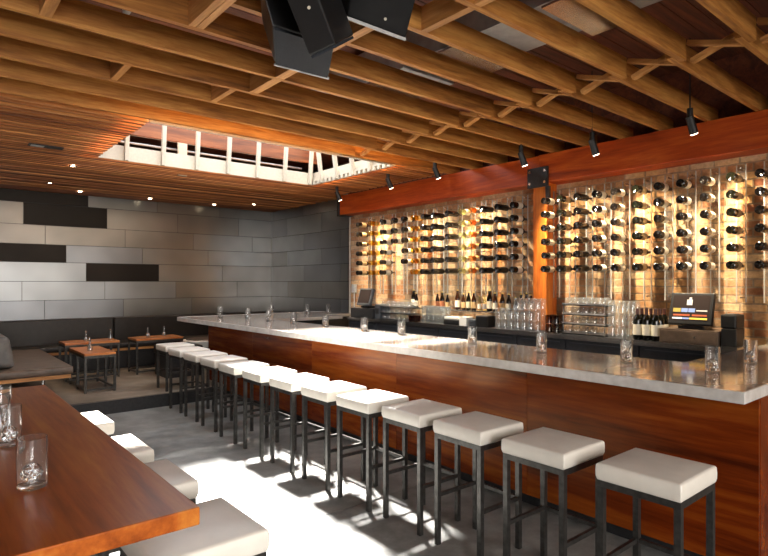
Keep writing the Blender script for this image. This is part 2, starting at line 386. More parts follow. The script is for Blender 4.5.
# skylight well: curbs and leaning studs
sk = thing('skylight_well', 'white painted skylight well with leaning studs in the slatted ceiling', 'skylight', (0,0,ZC))
c = MB(); c.box(SX0, SX1+.03, SY1, SY1+.03, 0, .175); c.build('curb', M['white_paint'], sk)
c = MB(); c.box(SX1, SX1+.03, SY0-.02, SY1, 0, .175); c.build('curb', M['white_paint'], sk)
c = MB(); c.box(SX0, SX1, SY0-.025, SY0, 0.0, .17); c.build('curb', M['white_paint'], sk)
c = MB(); pr = [(SY0+.01, .06)]
for k in range(18): yy = SY0+.02+.1*k; pr += [(yy, .06 if k == 0 else .04), (yy, -.006), (yy+.05, -.006), (yy+.05, .04)]
pr = [q for q in pr[1:]]+[(pr[-1][0], .06)]
nb = len(pr); c.v += [(SX1-.03, y_, z_) for y_, z_ in pr]+[(SX1-.002, y_, z_) for y_, z_ in pr]
c.face(tuple(range(nb))); c.face(tuple(nb+q for q in reversed(range(nb))))
for q in range(nb): c.face((q, nb+q, nb+(q+1) % nb, (q+1) % nb))
c.build('slat_ends', M['white_paint'], sk)
for k in range(7):
    x = SX0+.3+(SX1-SX0-.36)*k/6
    c = MB(); c.para((x-.022, SY1-.05, .0), (.044,0,0), (0,.05,0), (0,-.07,.6)); c.build('stud', M['white_paint'], sk)
for k in range(4):
    yy = SY1-.3-(SY1-SY0-.7)*k/3
    c = MB(); c.para((SX1-.05, yy-.022, .0), (0,.044,0), (.05,0,0), (-.09,0,.6)); c.build('stud', M['white_paint'], sk)
c = MB().box(2.75, 2.87, SY1+.5, SY1+.54, .0, .6); c.build('post', M['white_paint'], sk)
c = MB().box(SX0-.2, SX1+.2, SY1+.12, SY1+.16, .36, .58); c.build('header', M['slat_dark'], sk)
# conduits in the dark void beyond the well
for k, z in enumerate((3.3, 3.42, 3.52)):
    o = MB().tube((SX0, SY1+.68-.05*k, z), (SX1+.2, SY1+.68-.05*k, z), .016).build('hanging_conduit', M['galv'])
    tag(o, 'thin steel conduit behind the skylight studs, %s of three' % ('lowest','middle one','highest')[k], 'conduit')

# joists on 16 inch centres, lapped over the bar with cross bridging
JY = [round(1.96-.4*4+.4*k, 3) for k in range(0, 13)]      # .36 .. 5.16
n = len(JY)
XL = 3.88
hdr = (1.235,)
def jname(i):
    k = n-1-i
    return 'next to the skylight' if k == 0 else ORD[k]+' from the skylight'
for i, yj in enumerate(JY):
    segs = [(X0, XL)]
    if i in (6, 7): segs = [(X0, .55), (1.275, XL)] if i == 6 else [(X0, XL)]
    for q, (a, b) in enumerate(segs):
        o = MB().box(a, b, yj-.019, yj+.019, ZC+.002, ZC+.145).build('ceiling_joist', M['joist'])
        tag(o, 'long pine joist over the room, %s%s' % (jname(i), '' if len(segs) == 1 else (', cut short at the outer header' if q == 0 else ', cut short at the doubled header')), 'joist', 'pine ceiling joists')
    o = MB().box(XL-.12, 5.7, yj+.021, yj+.059, ZC+.002, ZC+.145).build('ceiling_joist', M['joist'])
    tag(o, 'pine joist lapped above the bar and resting on the red beam, %s' % jname(i), 'joist', 'pine joists on the red beam')
for i in range(n-1):
    a, b = JY[i]+.06, JY[i+1]-.021
    for q in (0, 1):
        x = XL+.03+.06*q
        z0, z1 = (ZC+.02, ZC+.125) if q == 0 else (ZC+.125, ZC+.02)
        o = MB().bar((x, a, z0), (x, b, z1), .05, .03, up=(1,0,0) if False else (0,0,1)).build('joist_bridging', M['joist_y'])
        tag(o, '%s bridging stick crossing the joist bay whose far joist is %s' % (('rising','falling')[q], jname(i+1)), 'bridging', 'cross bridging sticks')
BL = [(2.0, 5, .06), (2.0, 6, .06), (2.0, 7, .07), (2.0, 8, .07), (2.27, 3, .05), (2.27, 4, .05), (.55, 7, .06), (1.1, 9, .045), (1.85, 9, .045)]
for k, (x, i, w) in enumerate(BL):
    if i+1 >= n: continue
    o = MB().box(x-w/2, x+w/2, JY[i]+.02, JY[i+1]-.02, ZC+.003, ZC+.14).build('ceiling_block', M['joist_y'])
    tag(o, 'solid pine block, bay ending at the joist %s' % jname(i+1) if k < 7 else 'pine block, %s of two, bay ending at the joist %s' % (('outer','inner')[k-7], jname(i+1)), 'block', 'pine blocks between joists')
for q in (0, 1):
    o = MB().box(1.19+.045*q, 1.23+.045*q, JY[5]+.02, JY[7]-.02, ZC+.003, ZC+.143).build('joist_header', M['joist_y'])
    tag(o, 'doubled pine header carrying the cut joist, %s board' % ('outer','inner')[q], 'header', 'doubled pine header')
o = MB().box(.5, .54, JY[5]+.02, JY[7]-.02, ZC+.003, ZC+.143).build('joist_header', M['joist_y']); tag(o, 'single pine header at the outer end of the framed gap', 'header')
# pipe and duct above the joists
o = MB().tube((1.02, -1, 3.3), (1.02, 3.74, 3.3), .024).build('hanging_conduit', M['galv']); tag(o, 'fat grey conduit running above the joists past the doubled header', 'conduit')
d = thing('air_duct', 'galvanised rectangular air duct above the joists over the bar', 'duct', (0,0,0))
MB().box(3.0, 3.52, -1.5, 4.7, 3.33, 3.6).build('duct_run', M['galv'], d)
for k in range(6):
    y = -.9+1.05*k; MB().box(2.97, 3.55, y, y+.06, 3.30, 3.63).build('flange', M['galv'], d)
for k in range(4):
    y = .9+.9*k; MB().box(2.96, 3.56, y, y+.22, 3.285, 3.3).build('hanger_strap', M['chrome'], d)

# red beam, post, steel plate
o = MB().box(5.5, 5.735, 3.772, 7.72, 2.73, ZC).build('ceiling_beam', M['beam'], bevel=.006); tag(o, 'long red stained timber beam between the post and the steel wall', 'beam')
o = MB().box(5.475, 5.735, Y0+.02, 3.768, 2.73, ZC).build('ceiling_beam', M['beam'], bevel=.006); tag(o, 'red stained timber beam over the till, proud of the other beam', 'beam')
o = MB().box(5.5, 5.70, 3.678, 3.866, 0, 2.73).build('timber_post', M['post'], bevel=.008); tag(o, 'orange timber post rising behind the back counter to the red beam', 'post')
p = thing('steel_bracket', 'black steel plate with bolts joining the red beams on the post', 'bracket', (5.46, 3.772, 2.68))
MB().box(-.012, .012, -.135, .135, 0, .225).build('plate', M['blackmatte'], p)
MB().box(-.006, .03, -.15, -.105, -.13, .0).build('tongue', M['blackmatte'], p)
for yy in (-.1, .1):
    for z in (.05, .18): MB().tube((-.022, yy, z), (-.01, yy, z), .016, n=8).build('bolt', M['chrome'], p)
p = thing('steel_bracket', 'black steel hanger at the far end of the red beam', 'bracket', (5.48, 7.74, 2.72))
MB().box(0, .24, -.015, .03, 0, .33).build('plate', M['blackmatte'], p); MB().box(.0, .24, -.1, .03, -.012, 0).build('ledge', M['blackmatte'], p)

# ------------------------------------------------------------------ ceiling lamps
SPOTS = [(1.915,2.83),(2.786,2.81),(3.593,2.835),(4.865,2.88),(5.756,2.87),(6.946,2.84)]
def make_spot():
    r = thing('hanging_spotlight', '', 'spotlight', (0,0,0), 'black spotlights over the back counter')
    MB().tube((0,0,.17), (0,0,.78), .006, n=8).build('stem', M['black'], r)
    MB().tube((0,0,.11), (0,0,.2), .024, n=12).build('knuckle', M['black'], r)
    h = MB().tube((-.012,.0,.13), (.05,-.012,.0), .03, .034, n=16).build('lamp_head', M['black'], r)
    MB().tube((.049,-.0118,.002), (.053,-.0125,-.006), .029, n=16).build('lens', M['lens'], h)
    return r
s0 = make_spot()
for k, (y, z) in enumerate(SPOTS):
    lab = 'black hanging spotlight aimed at the wine wall, %s from the till end' % ORD[k]
    if k == 0: o = s0; o.location = (4.9, y, z); o['label'] = lab
    else: o = dup(s0, (4.9, y, z), lab)
    if k > 3:
        for ch in o.children:
            if ch.name.startswith('stem'):
                ch.data = MB().tube((0,0,.17), (0,0,3.2-z), .006, n=8).build('stem_tmp', M['black']).data
                bpy.data.objects.remove(bpy.data.objects['stem_tmp'])
    li = bpy.data.lights.new('spot_light', 'SPOT'); li.energy = 270; li.color = (1,.83,.57); li.spot_size = math.radians(74); li.spot_blend = .8; li.shadow_soft_size = .05
    lo = bpy.data.objects.new('spot_light', li); COL.objects.link(lo); lo.location = (4.965, y-.014, z-.02)
    lo.rotation_euler = (Vector((5.74, y-(.45 if 3.5 < y < 3.7 else .2), 1.7))-lo.location).to_track_quat('-Z', 'Y').to_euler()
DL = [(1.52,7.86,'alone nearest the skylight'),(1.525,9.43,'beside the lounge bench'),(2.047,10.06,'over the low bench tables'),(3.157,10.12,'over the banquette middle'),(4.326,10.13,'third along the steel wall'),(4.872,9.59,'by the steel corner')]
for k, (x, y, w) in enumerate(DL):
    r = thing('ceiling_downlight', 'small round recessed downlight in the slats, '+w.replace('nearest','close to'), 'downlight', (x,y,ZC), 'recessed downlights')
    MB().lathe([(.024,-.004),(.045,-.006),(.047,.002)], 16, close=True).build('trim_ring', M['blackmatte'], r)
    MB().tube((0,0,-.003), (0,0,.01), .03, n=14).build('lens', M['downlens'], r)
    li = bpy.data.lights.new('down_light', 'SPOT'); li.energy = 22; li.color = (1,.8,.56); li.spot_size = math.radians(90); li.spot_blend = .7; li.shadow_soft_size = .03
    lo = bpy.data.objects.new('down_light', li); COL.objects.link(lo); lo.location = (x,y,ZC-.02)
r = thing('ceiling_vent', 'small grey recessed vent among the ceiling slats', 'vent', (1.077,6.89,ZC)); MB().box(-.16,.16,-.05,.05,-.012,.0).build('frame', M['black'], r); MB().box(-.14,-.02,-.035,.035,-.016,-.012).build('louvre', M['pale_grey'], r)

# loudspeakers hung under the joists
def speaker(lab, A, a, b, e, led):
    """corner, width, depth, height vectors in metres"""
    A, a, b, e = map(Vector, (A, a, b, e)); r = thing('loudspeaker', lab, 'loudspeaker', tuple(A), 'black loudspeakers under the joists')
    MB().para((0,0,0), a, b, e).build('cabinet', M['black'], r, bevel=.008)
    nrm = a.cross(b).normalized(); nrm = nrm if nrm.dot(e) < 0 else -nrm
    MB().para(a*.03+b*.03+nrm*.001, a*.94, b*.94, nrm*.012).build('grille', M['grille'], r)
    if led: MB().bar(tuple(nrm*.008), tuple(a+nrm*.008), .012, .012).build('trim', M['pale_grey'], r)
    f = a*.6+e*(.38 if a.length < .3 else .16); n2 = a.cross(e).normalized(); n2 = n2 if n2.dot(b) < 0 else -n2
    MB().tube(tuple(f+n2*.001), tuple(f+n2*.006), .007, n=10).build('indicator', M['cream'], r)
    top = Vector((0,0,0))+e+a*.5+b*.5
    MB().tube(tuple(top), (top.x, top.y, max(top.z+.05, 3.64-A.z)), .02).build('hanger', M['black'], r)
    return r
S, Cc = math.sin(math.radians(40)), math.cos(math.radians(40))
def W(px, py, d):                                    # point at a distance d along the optical axis
    t = (px-384)/560; return Vector((d*(S+t*Cc), d*(Cc-t*S), 1.6+(282-py)*d/560))
A = W(274.4,62.7,3.05); B = W(328.7,77,3.25); Cq = W(335,44,2.82)
speaker('black loudspeaker with pale grey grille facing down, behind the tall one', A, B-A, Cq-B, W(262,20,3.0)-A, 1)
A = W(309.5,56.5,2.55); B = W(336,44,2.5); Cq = W(354,35,2.75)
speaker('tall black loudspeaker overlapping the grilled one', A, B-A, Cq-B, W(262,-60,2.25)-A, 0)
A = W(347,16,2.75); B = W(406,38,2.85)
speaker('black loudspeaker hanging close to the pine block, silver lower trim', A, B-A, Vector((.02,.26,.16)), W(360,-60,2.5)-A, 1)

# ------------------------------------------------------------------ bar stools
def make_stool(h, label, group):
    r = thing('bar_stool', label, 'stool', (0,0,0), group); a = .185
    MB().cushion(-.192, .192, -.19, .19, h-.085, h-.006, .008, .003).build('seat_cushion', M['vinyl'], r, bevel=.006, seg=3)
    f = MB()
    for s in (-1, 1):
        f.box(-a, a, s*a-(.028 if s > 0 else 0), s*a+(0 if s > 0 else .028), h-.115, h-.085)
        f.box(s*a-(.028 if s > 0 else 0), s*a+(0 if s > 0 else .028), -a+.028, a-.028, h-.115, h-.085)
    f.build('seat_frame', M['steel_black'], r)
    for sx in (-1, 1):
        for sy in (-1, 1):
            x, y = sx*(a-.014), sy*(a-.014)
            MB().box(x-.0142, x+.0142, y-.0142, y+.0142, 0, h-.115).build('leg', M['steel_black'], r)
    zr = .30*(h/.765)
    for sy in (-1, 1): MB().box(-a+.029, a-.029, sy*(a-.014)-.009, sy*(a-.014)+.009, zr-.011, zr+.011).build('footrest', M['steel_black'], r)
    MB().box(a-.023, a-.005, -a+.029, a-.029, zr-.011, zr+.011).build('footrest', M['steel_black'], r)
    return r
SY = [.99,1.53,2.05,2.55,3.05,3.55,4.08,4.62,5.17,5.72,6.27,6.82]
st = None
for k, y in enumerate(SY):
    lab = 'white cushioned bar stool with black legs, %s from the near end of the bar' % ORD[k]
    if k == 0: st = make_stool(.765, lab, 'white stools along the bar'); st.location = (2.625, y+.185, 0)
    else: dup(st, (2.622-(.02 if 3 < y < 5.5 else 0)+max(0,y-5)*.022+random.uniform(-.006,.006), y+.185, 0), lab, rz=random.uniform(-.02,.02))
s2 = make_stool(.60, 'white cushioned stool standing up on the lounge platform', 'white stools along the bar'); s2.location = (2.70, 7.60, .17)
for k, y in enumerate((1.905, 2.525, 3.10, 3.83)):
    dup(st, (.735, y, 0), 'white stool tucked under the communal table, %s from its near end' % ORD[k], 'white stools at the communal table', rz=PI)

# ------------------------------------------------------------------ bar
bar = thing('bar_counter', 'long wood fronted bar with a pewter top and metal edge', 'bar', (0,0,0))
BX0, BX1, BY0, BY1, BZ = 3.05, 3.9, .955, 8.46, 1.07
ct = MB()
ring = [(BX0,BY0),(5.7,BY0),(5.7,1.56),(BX1,1.56),(BX1,7.15),(5.15,7.15),(5.15,7.6),(5.7,7.6),(5.7,BY1),(BX0,BY1)]
def slab(mb, ring, z0, z1):
    b = len(mb.v); n = len(ring); mb.v += [(x,y,z0) for x,y in ring]+[(x,y,z1) for x,y in ring]
    mb.face(tuple(b+i for i in reversed(range(n)))); mb.face(tuple(b+n+i for i in range(n)))
    for i in range(n): j = (i+1) % n; mb.face((b+i, b+j, b+n+j, b+n+i))
slab(ct, ring, BZ-.045, BZ); ct.build('counter_top', M['pewter'], bar)
eg = MB(); eg.box(BX0-.014, BX0, BY0-.014, BY1+.014, BZ-.056, BZ+.003); eg.box(BX0, 5.7, BY0-.014, BY0, BZ-.056, BZ+.003); eg.box(BX0, 5.7, BY1, BY1+.014, BZ-.056, BZ+.003)
eg.build('metal_edge', M['pewter_edge'], bar, bevel=.003)
bodyb = MB(); bodyb.box(3.34, 3.85, .985, 7.95, .1, 1.012); bodyb.box(3.85, 5.68, .985, 1.5, .1, 1.012); bodyb.build('bar_body', M['blackmatte'], bar)
MB().box(3.4, 3.8, 1.25, 7.9, 0, .1).build('toe_kick', M['blackmatte'], bar)
ys = [.962, 2.38, 3.78, 5.17, 6.56, 7.97]
for k in range(5):
    MB().box(3.315, 3.34, ys[k]+.0015, ys[k+1]-.0015, .1, 1.012).build('front_panel', M['barwood'], bar)
MB().box(3.34, 3.86, 7.95, 7.97, .1, 1.012).build('end_panel', M['barwood'], bar)
MB().box(3.34, 5.68, .962, .985, .1, 1.012).build('end_panel', M['barwood'], bar)
far = MB(); far.box(4.2, 5.68, 7.7, 8.2, .171, 1.012); far.build('return_body', M['blackmatte'], bar)
bl = MB().box(3.55, 3.85, 7.975, 8.4, .171, 1.012); bl.build('return_support', M['blackmatte'], bar)
# ice well and steel work behind the bar
wk = thing('work_station', 'low stainless work station behind the bar', 'counter', (4.12, 4.3, 0))
MB().box(-.2, .2, -2.6, 2.6, .1, .8).build('body', M['chrome'], wk); MB().box(-.21, .21, -2.62, 2.62, .8, .83).build('worktop', M['chrome'], wk)
for yy in (-2.4, 2.4): MB().box(-.15, .15, yy-.03, yy+.03, 0, .1).build('foot', M['black'], wk)

# tall glasses with a faceted votive in the bottom
def make_glass(label, group):
    r = thing('tall_glass', label, 'glass', (0,0,0), group)
    MB().lathe([(.0005,.0),(.0375,.0),(.039,.004),(.040,.145),(.0375,.145),(.0360,.014),(.0005,.012)], 24, close=True).build('tumbler', M['glass'], r)
    MB().sphere((0,0,.043), .029, 9, 6).build('votive', M['glass'], r)
    return r
TG = [(.264,1.918,'standing closest to the near end'),(.268,2.466,'in the middle of the three'),(.289,2.936,'farther along behind the other two')]
gl = None
for k, (x, y, w) in enumerate(TG):
    lab = 'tall clear glass on the communal table, '+w
    if k == 0: gl = make_glass(lab, 'tall glasses on the communal table'); gl.location = (x,y,1.001)
    else: dup(gl, (x,y,1.001), lab)
BG = [(3.66,1.304),(4.245,1.281),(3.66,1.832),(3.69,2.516),(3.69,3.211),(3.75,4.195),(3.73,4.779),(3.74,5.538),(3.75,6.285),(3.70,6.852),(3.74,7.55),(3.62,8.25),(4.45,8.15),(5.1,8.1),(5.50,8.05)]
BW = ['first along the bar from the till corner','set on the till return of the bar','second along the bar from the till corner','third along the bar from the till corner','fourth along the bar from the till corner','fifth along the bar, in the bright patch','sixth along the bar, in the bright patch','seventh along the bar','eighth along the bar','ninth along the bar','tenth along the bar','at the tip of the bar facing the lounge','first on the far return of the bar','second on the far return of the bar','last on the far return by the steel wall']
for (x, y), w in zip(BG, BW): dup(gl, (x,y,BZ+.001), 'tall clear glass, '+w, 'tall glasses on the bar')

# ------------------------------------------------------------------ communal table
t = thing('communal_table', 'high communal table with a thick polished brown wooden top', 'table', (0,0,0))
MB().box(-.55, .585, 1.46, 3.78, .952, 1.0).build('table_top', M['tablewood'], t, bevel=.004)
for x in (-.4, .36):
    for y in (1.75, 3.5): MB().box(x-.03, x+.03, y-.03, y+.03, 0, .952).build('leg', M['steel_black'], t)
for y in (1.75, 3.5): MB().box(-.37, .33, y-.02, y+.02, .9, .952).build('rail', M['steel_black'], t)

# ------------------------------------------------------------------ lounge
P0 = .17
b = thing('lounge_bench', 'low brown leather bench with a wooden base at the platform edge', 'bench', (0,0,P0))
MB().cushion(-1.2, 1.44, 7.43, 9.72, .345, .435, .006, .004).build('seat_cushion', M['leather_brown'], b, bevel=.012)
MB().box(-1.2, 1.42, 7.45, 9.72, .30, .342).build('base', M['benchwood_x'], b)
for (x, y) in ((1.15, 7.55), (.2, 7.55), (1.15, 9.5), (.2, 9.5)): MB().tube((x,y,0), (x,y,.30), .02).build('leg', M['chrome'], b)
bk = MB(); bk.para((.52, 7.62, .447), (.37,0,0), (0,2.0,0), (-.06,0,.36)); bk.build('backrest', M['leather_grey'], b, bevel=.05, seg=4)
q = thing('banquette', 'long dark leather banquette along the steel wall', 'banquette', (0,0,P0))
MB().cushion(-2.4, 5.6, 9.83, 10.32, .345, .43, .006, .004).build('seat_cushion', M['leather_dark'], q, bevel=.01)
MB().box(-2.4, 5.6, 9.86, 10.3, .30, .342).build('base', M['benchwood_x'], q); MB().box(-2.4, 5.6, 9.95, 10.3, 0, .3).build('plinth', M['blackmatte'], q)
for k, (a, c2) in enumerate(((-2.4,.3),(.3,2.63),(2.63,5.0),(5.0,5.6))): MB().box(a+.004, c2-.004, 10.33, 10.48, .0, .82).build('back_cushion', M['leather_dark'], q, bevel=.02)
def cocktail(name, lab, x0, x1, y0, y1, h, six=False):
    r = thing(name, lab, 'table', (x0,y0,P0), 'low lounge tables'); w, d, L = x1-x0, y1-y0, .028
    MB().box(0, w, 0, d, h-.03, h).build('table_top', M['cocktail'], r, bevel=.003)
    f = MB()
    for yy in (0, d-L): f.box(.0, w, yy, yy+L, h-.065, h-.031)
    for xx in (0, w-L): f.box(xx, xx+L, L, d-L, h-.065, h-.031)
    f.build('apron', M['steel_black'], r)
    for yy in ((0, d/2-L/2, d-L) if six else (0, d-L)):
        for xx in (0, w-L): MB().box(xx, xx+L, yy, yy+L, 0, h-.066).build('leg', M['steel_black'], r)
    for xx in (0, w-L): MB().box(xx+.002, xx+L-.002, L, d-L, .03, .055).build('foot_rail', M['steel_black'], r)
    for yy in (0, d-L): MB().box(L, w-L, yy+.002, yy+L-.002, .03, .055).build('foot_rail', M['steel_black'], r)
    return r
cocktail('lounge_table', 'small narrow wooden table with six dark legs in front of the bench', 1.665, 2.04, 7.93, 8.85, .51, True)
cocktail('lounge_table', 'long orange topped table behind the narrow table by the banquette', 1.65, 2.38, 9.05, 9.5, .55)
cocktail('lounge_table', 'orange topped table by the banquette close to the stool row', 2.62, 3.34, 9.05, 9.5, .55)
def make_votive(label, group):
    r = thing('bud_vase', label, 'vase', (0,0,0), group)
    MB().lathe([(.0005,0),(.03,0),(.034,.02),(.03,.045),(.013,.065),(.012,.15),(.014,.155),(.012,.155),(.0095,.15),(.0095,.066),(.027,.043),(.030,.02),(.0005,.006)], 14, close=True).build('flask', M['barglass'], r)
    return r
vs = None
for (x, y, z, w) in ((1.80,8.25,.681,'narrow table, its near edge'),(1.87,8.6,.681,'narrow table, its far edge'),(1.95,9.2,.721,'long table behind the narrow one, outer side'),(2.3,9.25,.721,'long table behind the narrow one, inner side'),(2.85,9.25,.721,'orange table by the stools, outer side'),(3.12,9.3,.721,'orange table by the stools, inner side')):
    lab = 'little glass bud vase on the '+w
    if vs is None: vs = make_votive(lab, 'bud vases on lounge tables'); vs.location = (x,y,z)
    else: dup(vs, (x,y,z), lab)
r = thing('ottoman', 'square dark leather ottoman between the platform stool and orange table', 'ottoman', (3.13,8.68,P0))
MB().cushion(-.28,.28,-.28,.28,.33,.46,.008,.004).build('cushion', M['leather_dark'], r, bevel=.015); MB().box(-.265,.265,-.265,.265,.0,.328).build('base', M['blackmatte'], r)
r = thing('ottoman', 'round brown topped ottoman with a pale rim under the bar overhang', 'ottoman', (3.86,9.4,P0))
MB().lathe([(.0,.0),(.34,.0),(.36,.03),(.36,.33)], 32).build('base', M['leather_dark'], r)
MB().lathe([(.36,.332),(.375,.35),(.375,.43),(.36,.445),(.33,.447)], 32).build('rim', M['vinyl'], r); MB().lathe([(.329,.44),(.32,.456),(.0,.46)], 32).build('cushion', M['leather_brown'], r)

# ------------------------------------------------------------------ back counter
CX0, CX1, CZ = 5.2, 5.72, 1.05
bc = thing('back_counter', 'black back counter with a steel front edge below the wine wall', 'counter', (0,0,0))
MB().box(CX0+.012, 5.49, 1.68, 7.12, CZ-.035, CZ).build('counter_top', M['blackmatte'], bc)
MB().box(5.49, CX1, 3.88, 7.12, CZ-.035, CZ).build('counter_top', M['blackmatte'], bc)
MB().box(5.49, CX1, 1.68, 3.66, CZ-.035, CZ).build('counter_top', M['blackmatte'], bc)
MB().box(CX0-.002, CX0+.012, 1.68, 7.12, CZ-.045, CZ+.004).build('steel_edge', M['chrome'], bc)
MB().box(CX0-.002, CX1, 1.666, 1.68, CZ-.045, CZ+.004).build('steel_edge', M['chrome'], bc)
sm = [1.74, 2.5, 3.273, 3.896, 4.5, 5.128, 5.753, 6.4, 7.1]
for k in range(8):
    a, c2 = sm[k]+.004, sm[k+1]-.004
    r = thing('bar_cabinet', 'black under counter cabinet, %s from the till end' % ORD[k], 'cabinet', (CX0+.03, a, 0), 'black cabinets under the back counter'); w = c2-a
    MB().box(.02, .25, 0, w, .06, CZ-.04).build('body', M['blackmatte'], r)
    MB().box(.0, .018, .004, w-.004, .79, CZ-.05).build('drawer', M['charcoal'], r, bevel=.003)
    dr = MB().box(.0, .018, .004, w-.004, .08, .78).build('door', M['charcoal'], r, bevel=.003)
    MB().box(-.02, -.004, .06, w-.06, .96, .972).build('handle', M['grey_plastic'], r)
    MB().box(.05, .24, .02, w-.02, 0, .06).build('plinth', M['black'], r)
r = thing('bottle_riser', 'low steel step carrying the beer bottles on the back counter', 'shelf', (5.5, 3.92, CZ+.0005)); MB().box(.0, .19, 0, 2.1, .165, .18).build('shelf', M['chrome'], r); MB().box(.02, .18, 0, .012, 0, .165).build('support', M['chrome'], r); MB().box(.02, .18, 2.088, 2.1, 0, .165).build('support', M['chrome'], r)

# wine wall: acrylic peg strips and the bottles plugged into them
CY = [7.051,6.748,6.46,6.198,5.979,5.78,5.578,5.374,5.106,4.877,4.70,4.522,4.289,4.061,3.632,3.43,3.226,3.015,2.815,2.596,2.389,2.181,1.981,1.768,1.555]
KIND = ['dt','y','w','w3','w5','y','d','d','d','c','o','d','d','w','w','t','d','w','w','t','w','w','w','t','d']
ZROW = [2.505-.152*k for k in range(6)]
XP, TH = 5.615, .012
def peg_strip():
    mb = MB(); w = .032; zt, zb = 2.64, 1.42; hr = .0165; n = 16
    edges = [zt]+[(ZROW[k]+ZROW[k+1])/2 for k in range(5)]+[ZROW[5]-.076]
    for xs, flip in ((0, True), (TH, False)):
        for k in range(6):
            z0, z1, zc = edges[k+1], edges[k], ZROW[k]; b = len(mb.v)
            for i in range(n):
                a = 2*PI*i/n; ca, sa = math.cos(a), math.sin(a); m = max(abs(ca), abs(sa)); u, v = ca/m, sa/m
                mb.v.append((xs, u*w, zc+(v*(z1-zc) if v > 0 else v*(zc-z0)))); mb.v.append((xs, ca*hr, zc+sa*hr))
            for i in range(n):
                j = (i+1) % n; q = (b+2*i, b+2*j, b+2*j+1, b+2*i+1); mb.face(q if not flip else tuple(reversed(q)))
    for k in range(6):
        mb.tube((0,0,ZROW[k]), (TH,0,ZROW[k]), hr, n=n, caps=False)
    mb.box(0, TH, -w, w, zb, edges[6]-.0005)
    b = len(mb.v)
    for (y1, z1, y2, z2) in ((-w,edges[6],-w,zt),(w,zt,w,edges[6]),(-w,zt,w,zt)):
        b = len(mb.v); mb.v += [(0,y1,z1),(TH,y1,z1),(TH,y2,z2),(0,y2,z2)]; mb.face((b,b+1,b+2,b+3))
    return mb
r0 = None
def colname(k): return ('%s wine column from the steel wall' % ORD[k]) if k < 14 else ('%s wine column past the orange post' % ORD[k-14])
for k, y in enumerate(CY):
    lab = 'clear acrylic peg strip holding the '+colname(k)
    if r0 is None:
        r0 = thing('bottle_rack', lab, 'rack', (XP, y, 0), 'acrylic bottle racks on the brick wall')
        peg_strip().build('acrylic_strip', M['acrylic'], r0)
        ed = MB(); ed.box(-.001, TH+.001, -.041, -.0325, 1.42, 2.64); ed.build('polished_edge', M['acrylic_edge_glow'], r0)  # edge whitened to imitate light gathering in clear acrylic
        ed = MB(); ed.box(-.001, TH+.001, .0325, .041, 1.42, 2.64); ed.build('polished_edge', M['acrylic_edge_glow'], r0)
        for z in (1.46, 2.0-.005, 2.61): MB().tube((-.006,0,z), (X1-XP,0,z), .008, n=8).build('wall_mount', M['chrome'], r0)
    else: dup(r0, (XP, y, 0), lab)

# wine bottle along +x: base at 0, mouth at .3
BOT = [(.0,.012),(.030,.002),(.0365,.006),(.0375,.018),(.0375,.185),(.034,.205),(.022,.225),(.0145,.24),(.0138,.285),(.0152,.286),(.0152,.296),(.0,.297)]
def wine(kind):
    r = thing('wine_bottle', '', 'bottle', (0,0,0), '')
    body = {'d':'b_black','w':'b_black','t':'b_green','dt':'b_black','y':'b_yellow','c':'b_clear','o':'b_orange'}[kind]
    MB().lathe([(a, b2) for a, b2 in BOT], 18, 'x').build('glass_body', M[body], r)
    lm = {'w':'cream','t':'label_tan','dt':'label_tan','y':'foil_gold','c':'cream','o':'cream','d':'label_red'}[kind]
    if kind in ('w','t','dt','o','c'): MB().lathe([(.0380,.085),(.0380,.17)], 18, 'x', close=True).build('label', M[lm], r)
    elif kind == 'y': MB().lathe([(.0380,.10),(.0380,.15)], 18, 'x', close=True).build('label', M['foil_gold'], r)
    MB().lathe([(.0145,.243),(.0155,.286),(.0155,.2975),(.0,.298)], 14, 'x', close=True).build('foil_capsule', M['foil_red'], r)
    return r
DESC = {'d':'black wine bottle','w':'black wine bottle with white label','t':'dark wine bottle with tan label','dt':'black wine bottle with tan label','y':'golden wine bottle','c':'pale wine bottle','o':'orange wine bottle'}
POS = ['top','second down','third down','fourth down','fifth down','bottom']
proto = {}
# neck outer radius .0155 passes the .0165 hole; base stands out from the wall
for k, y in enumerate(CY):
    kd = KIND[k]; rows = range(6)
    if kd == 'w3': kd, rows = 'w', range(3)
    if kd == 'w5': kd, rows = 'w', range(5)
    for j in rows:
        cn = ('%s column from the steel wall' % ORD[k]) if k < 14 else ('%s column past the orange post' % ORD[k-14])
        lab = '%s, %s in the %s' % (DESC[kd], POS[j], cn)
        loc = (XP-.258+random.uniform(-.006,.006), y, ZROW[j])
        if kd not in proto: proto[kd] = wine(kd); o = proto[kd]; o.location = loc; o['label'] = lab; o['group'] = 'bottles on the wine wall'
        else: o = dup(proto[kd], loc, lab, 'bottles on the wine wall')

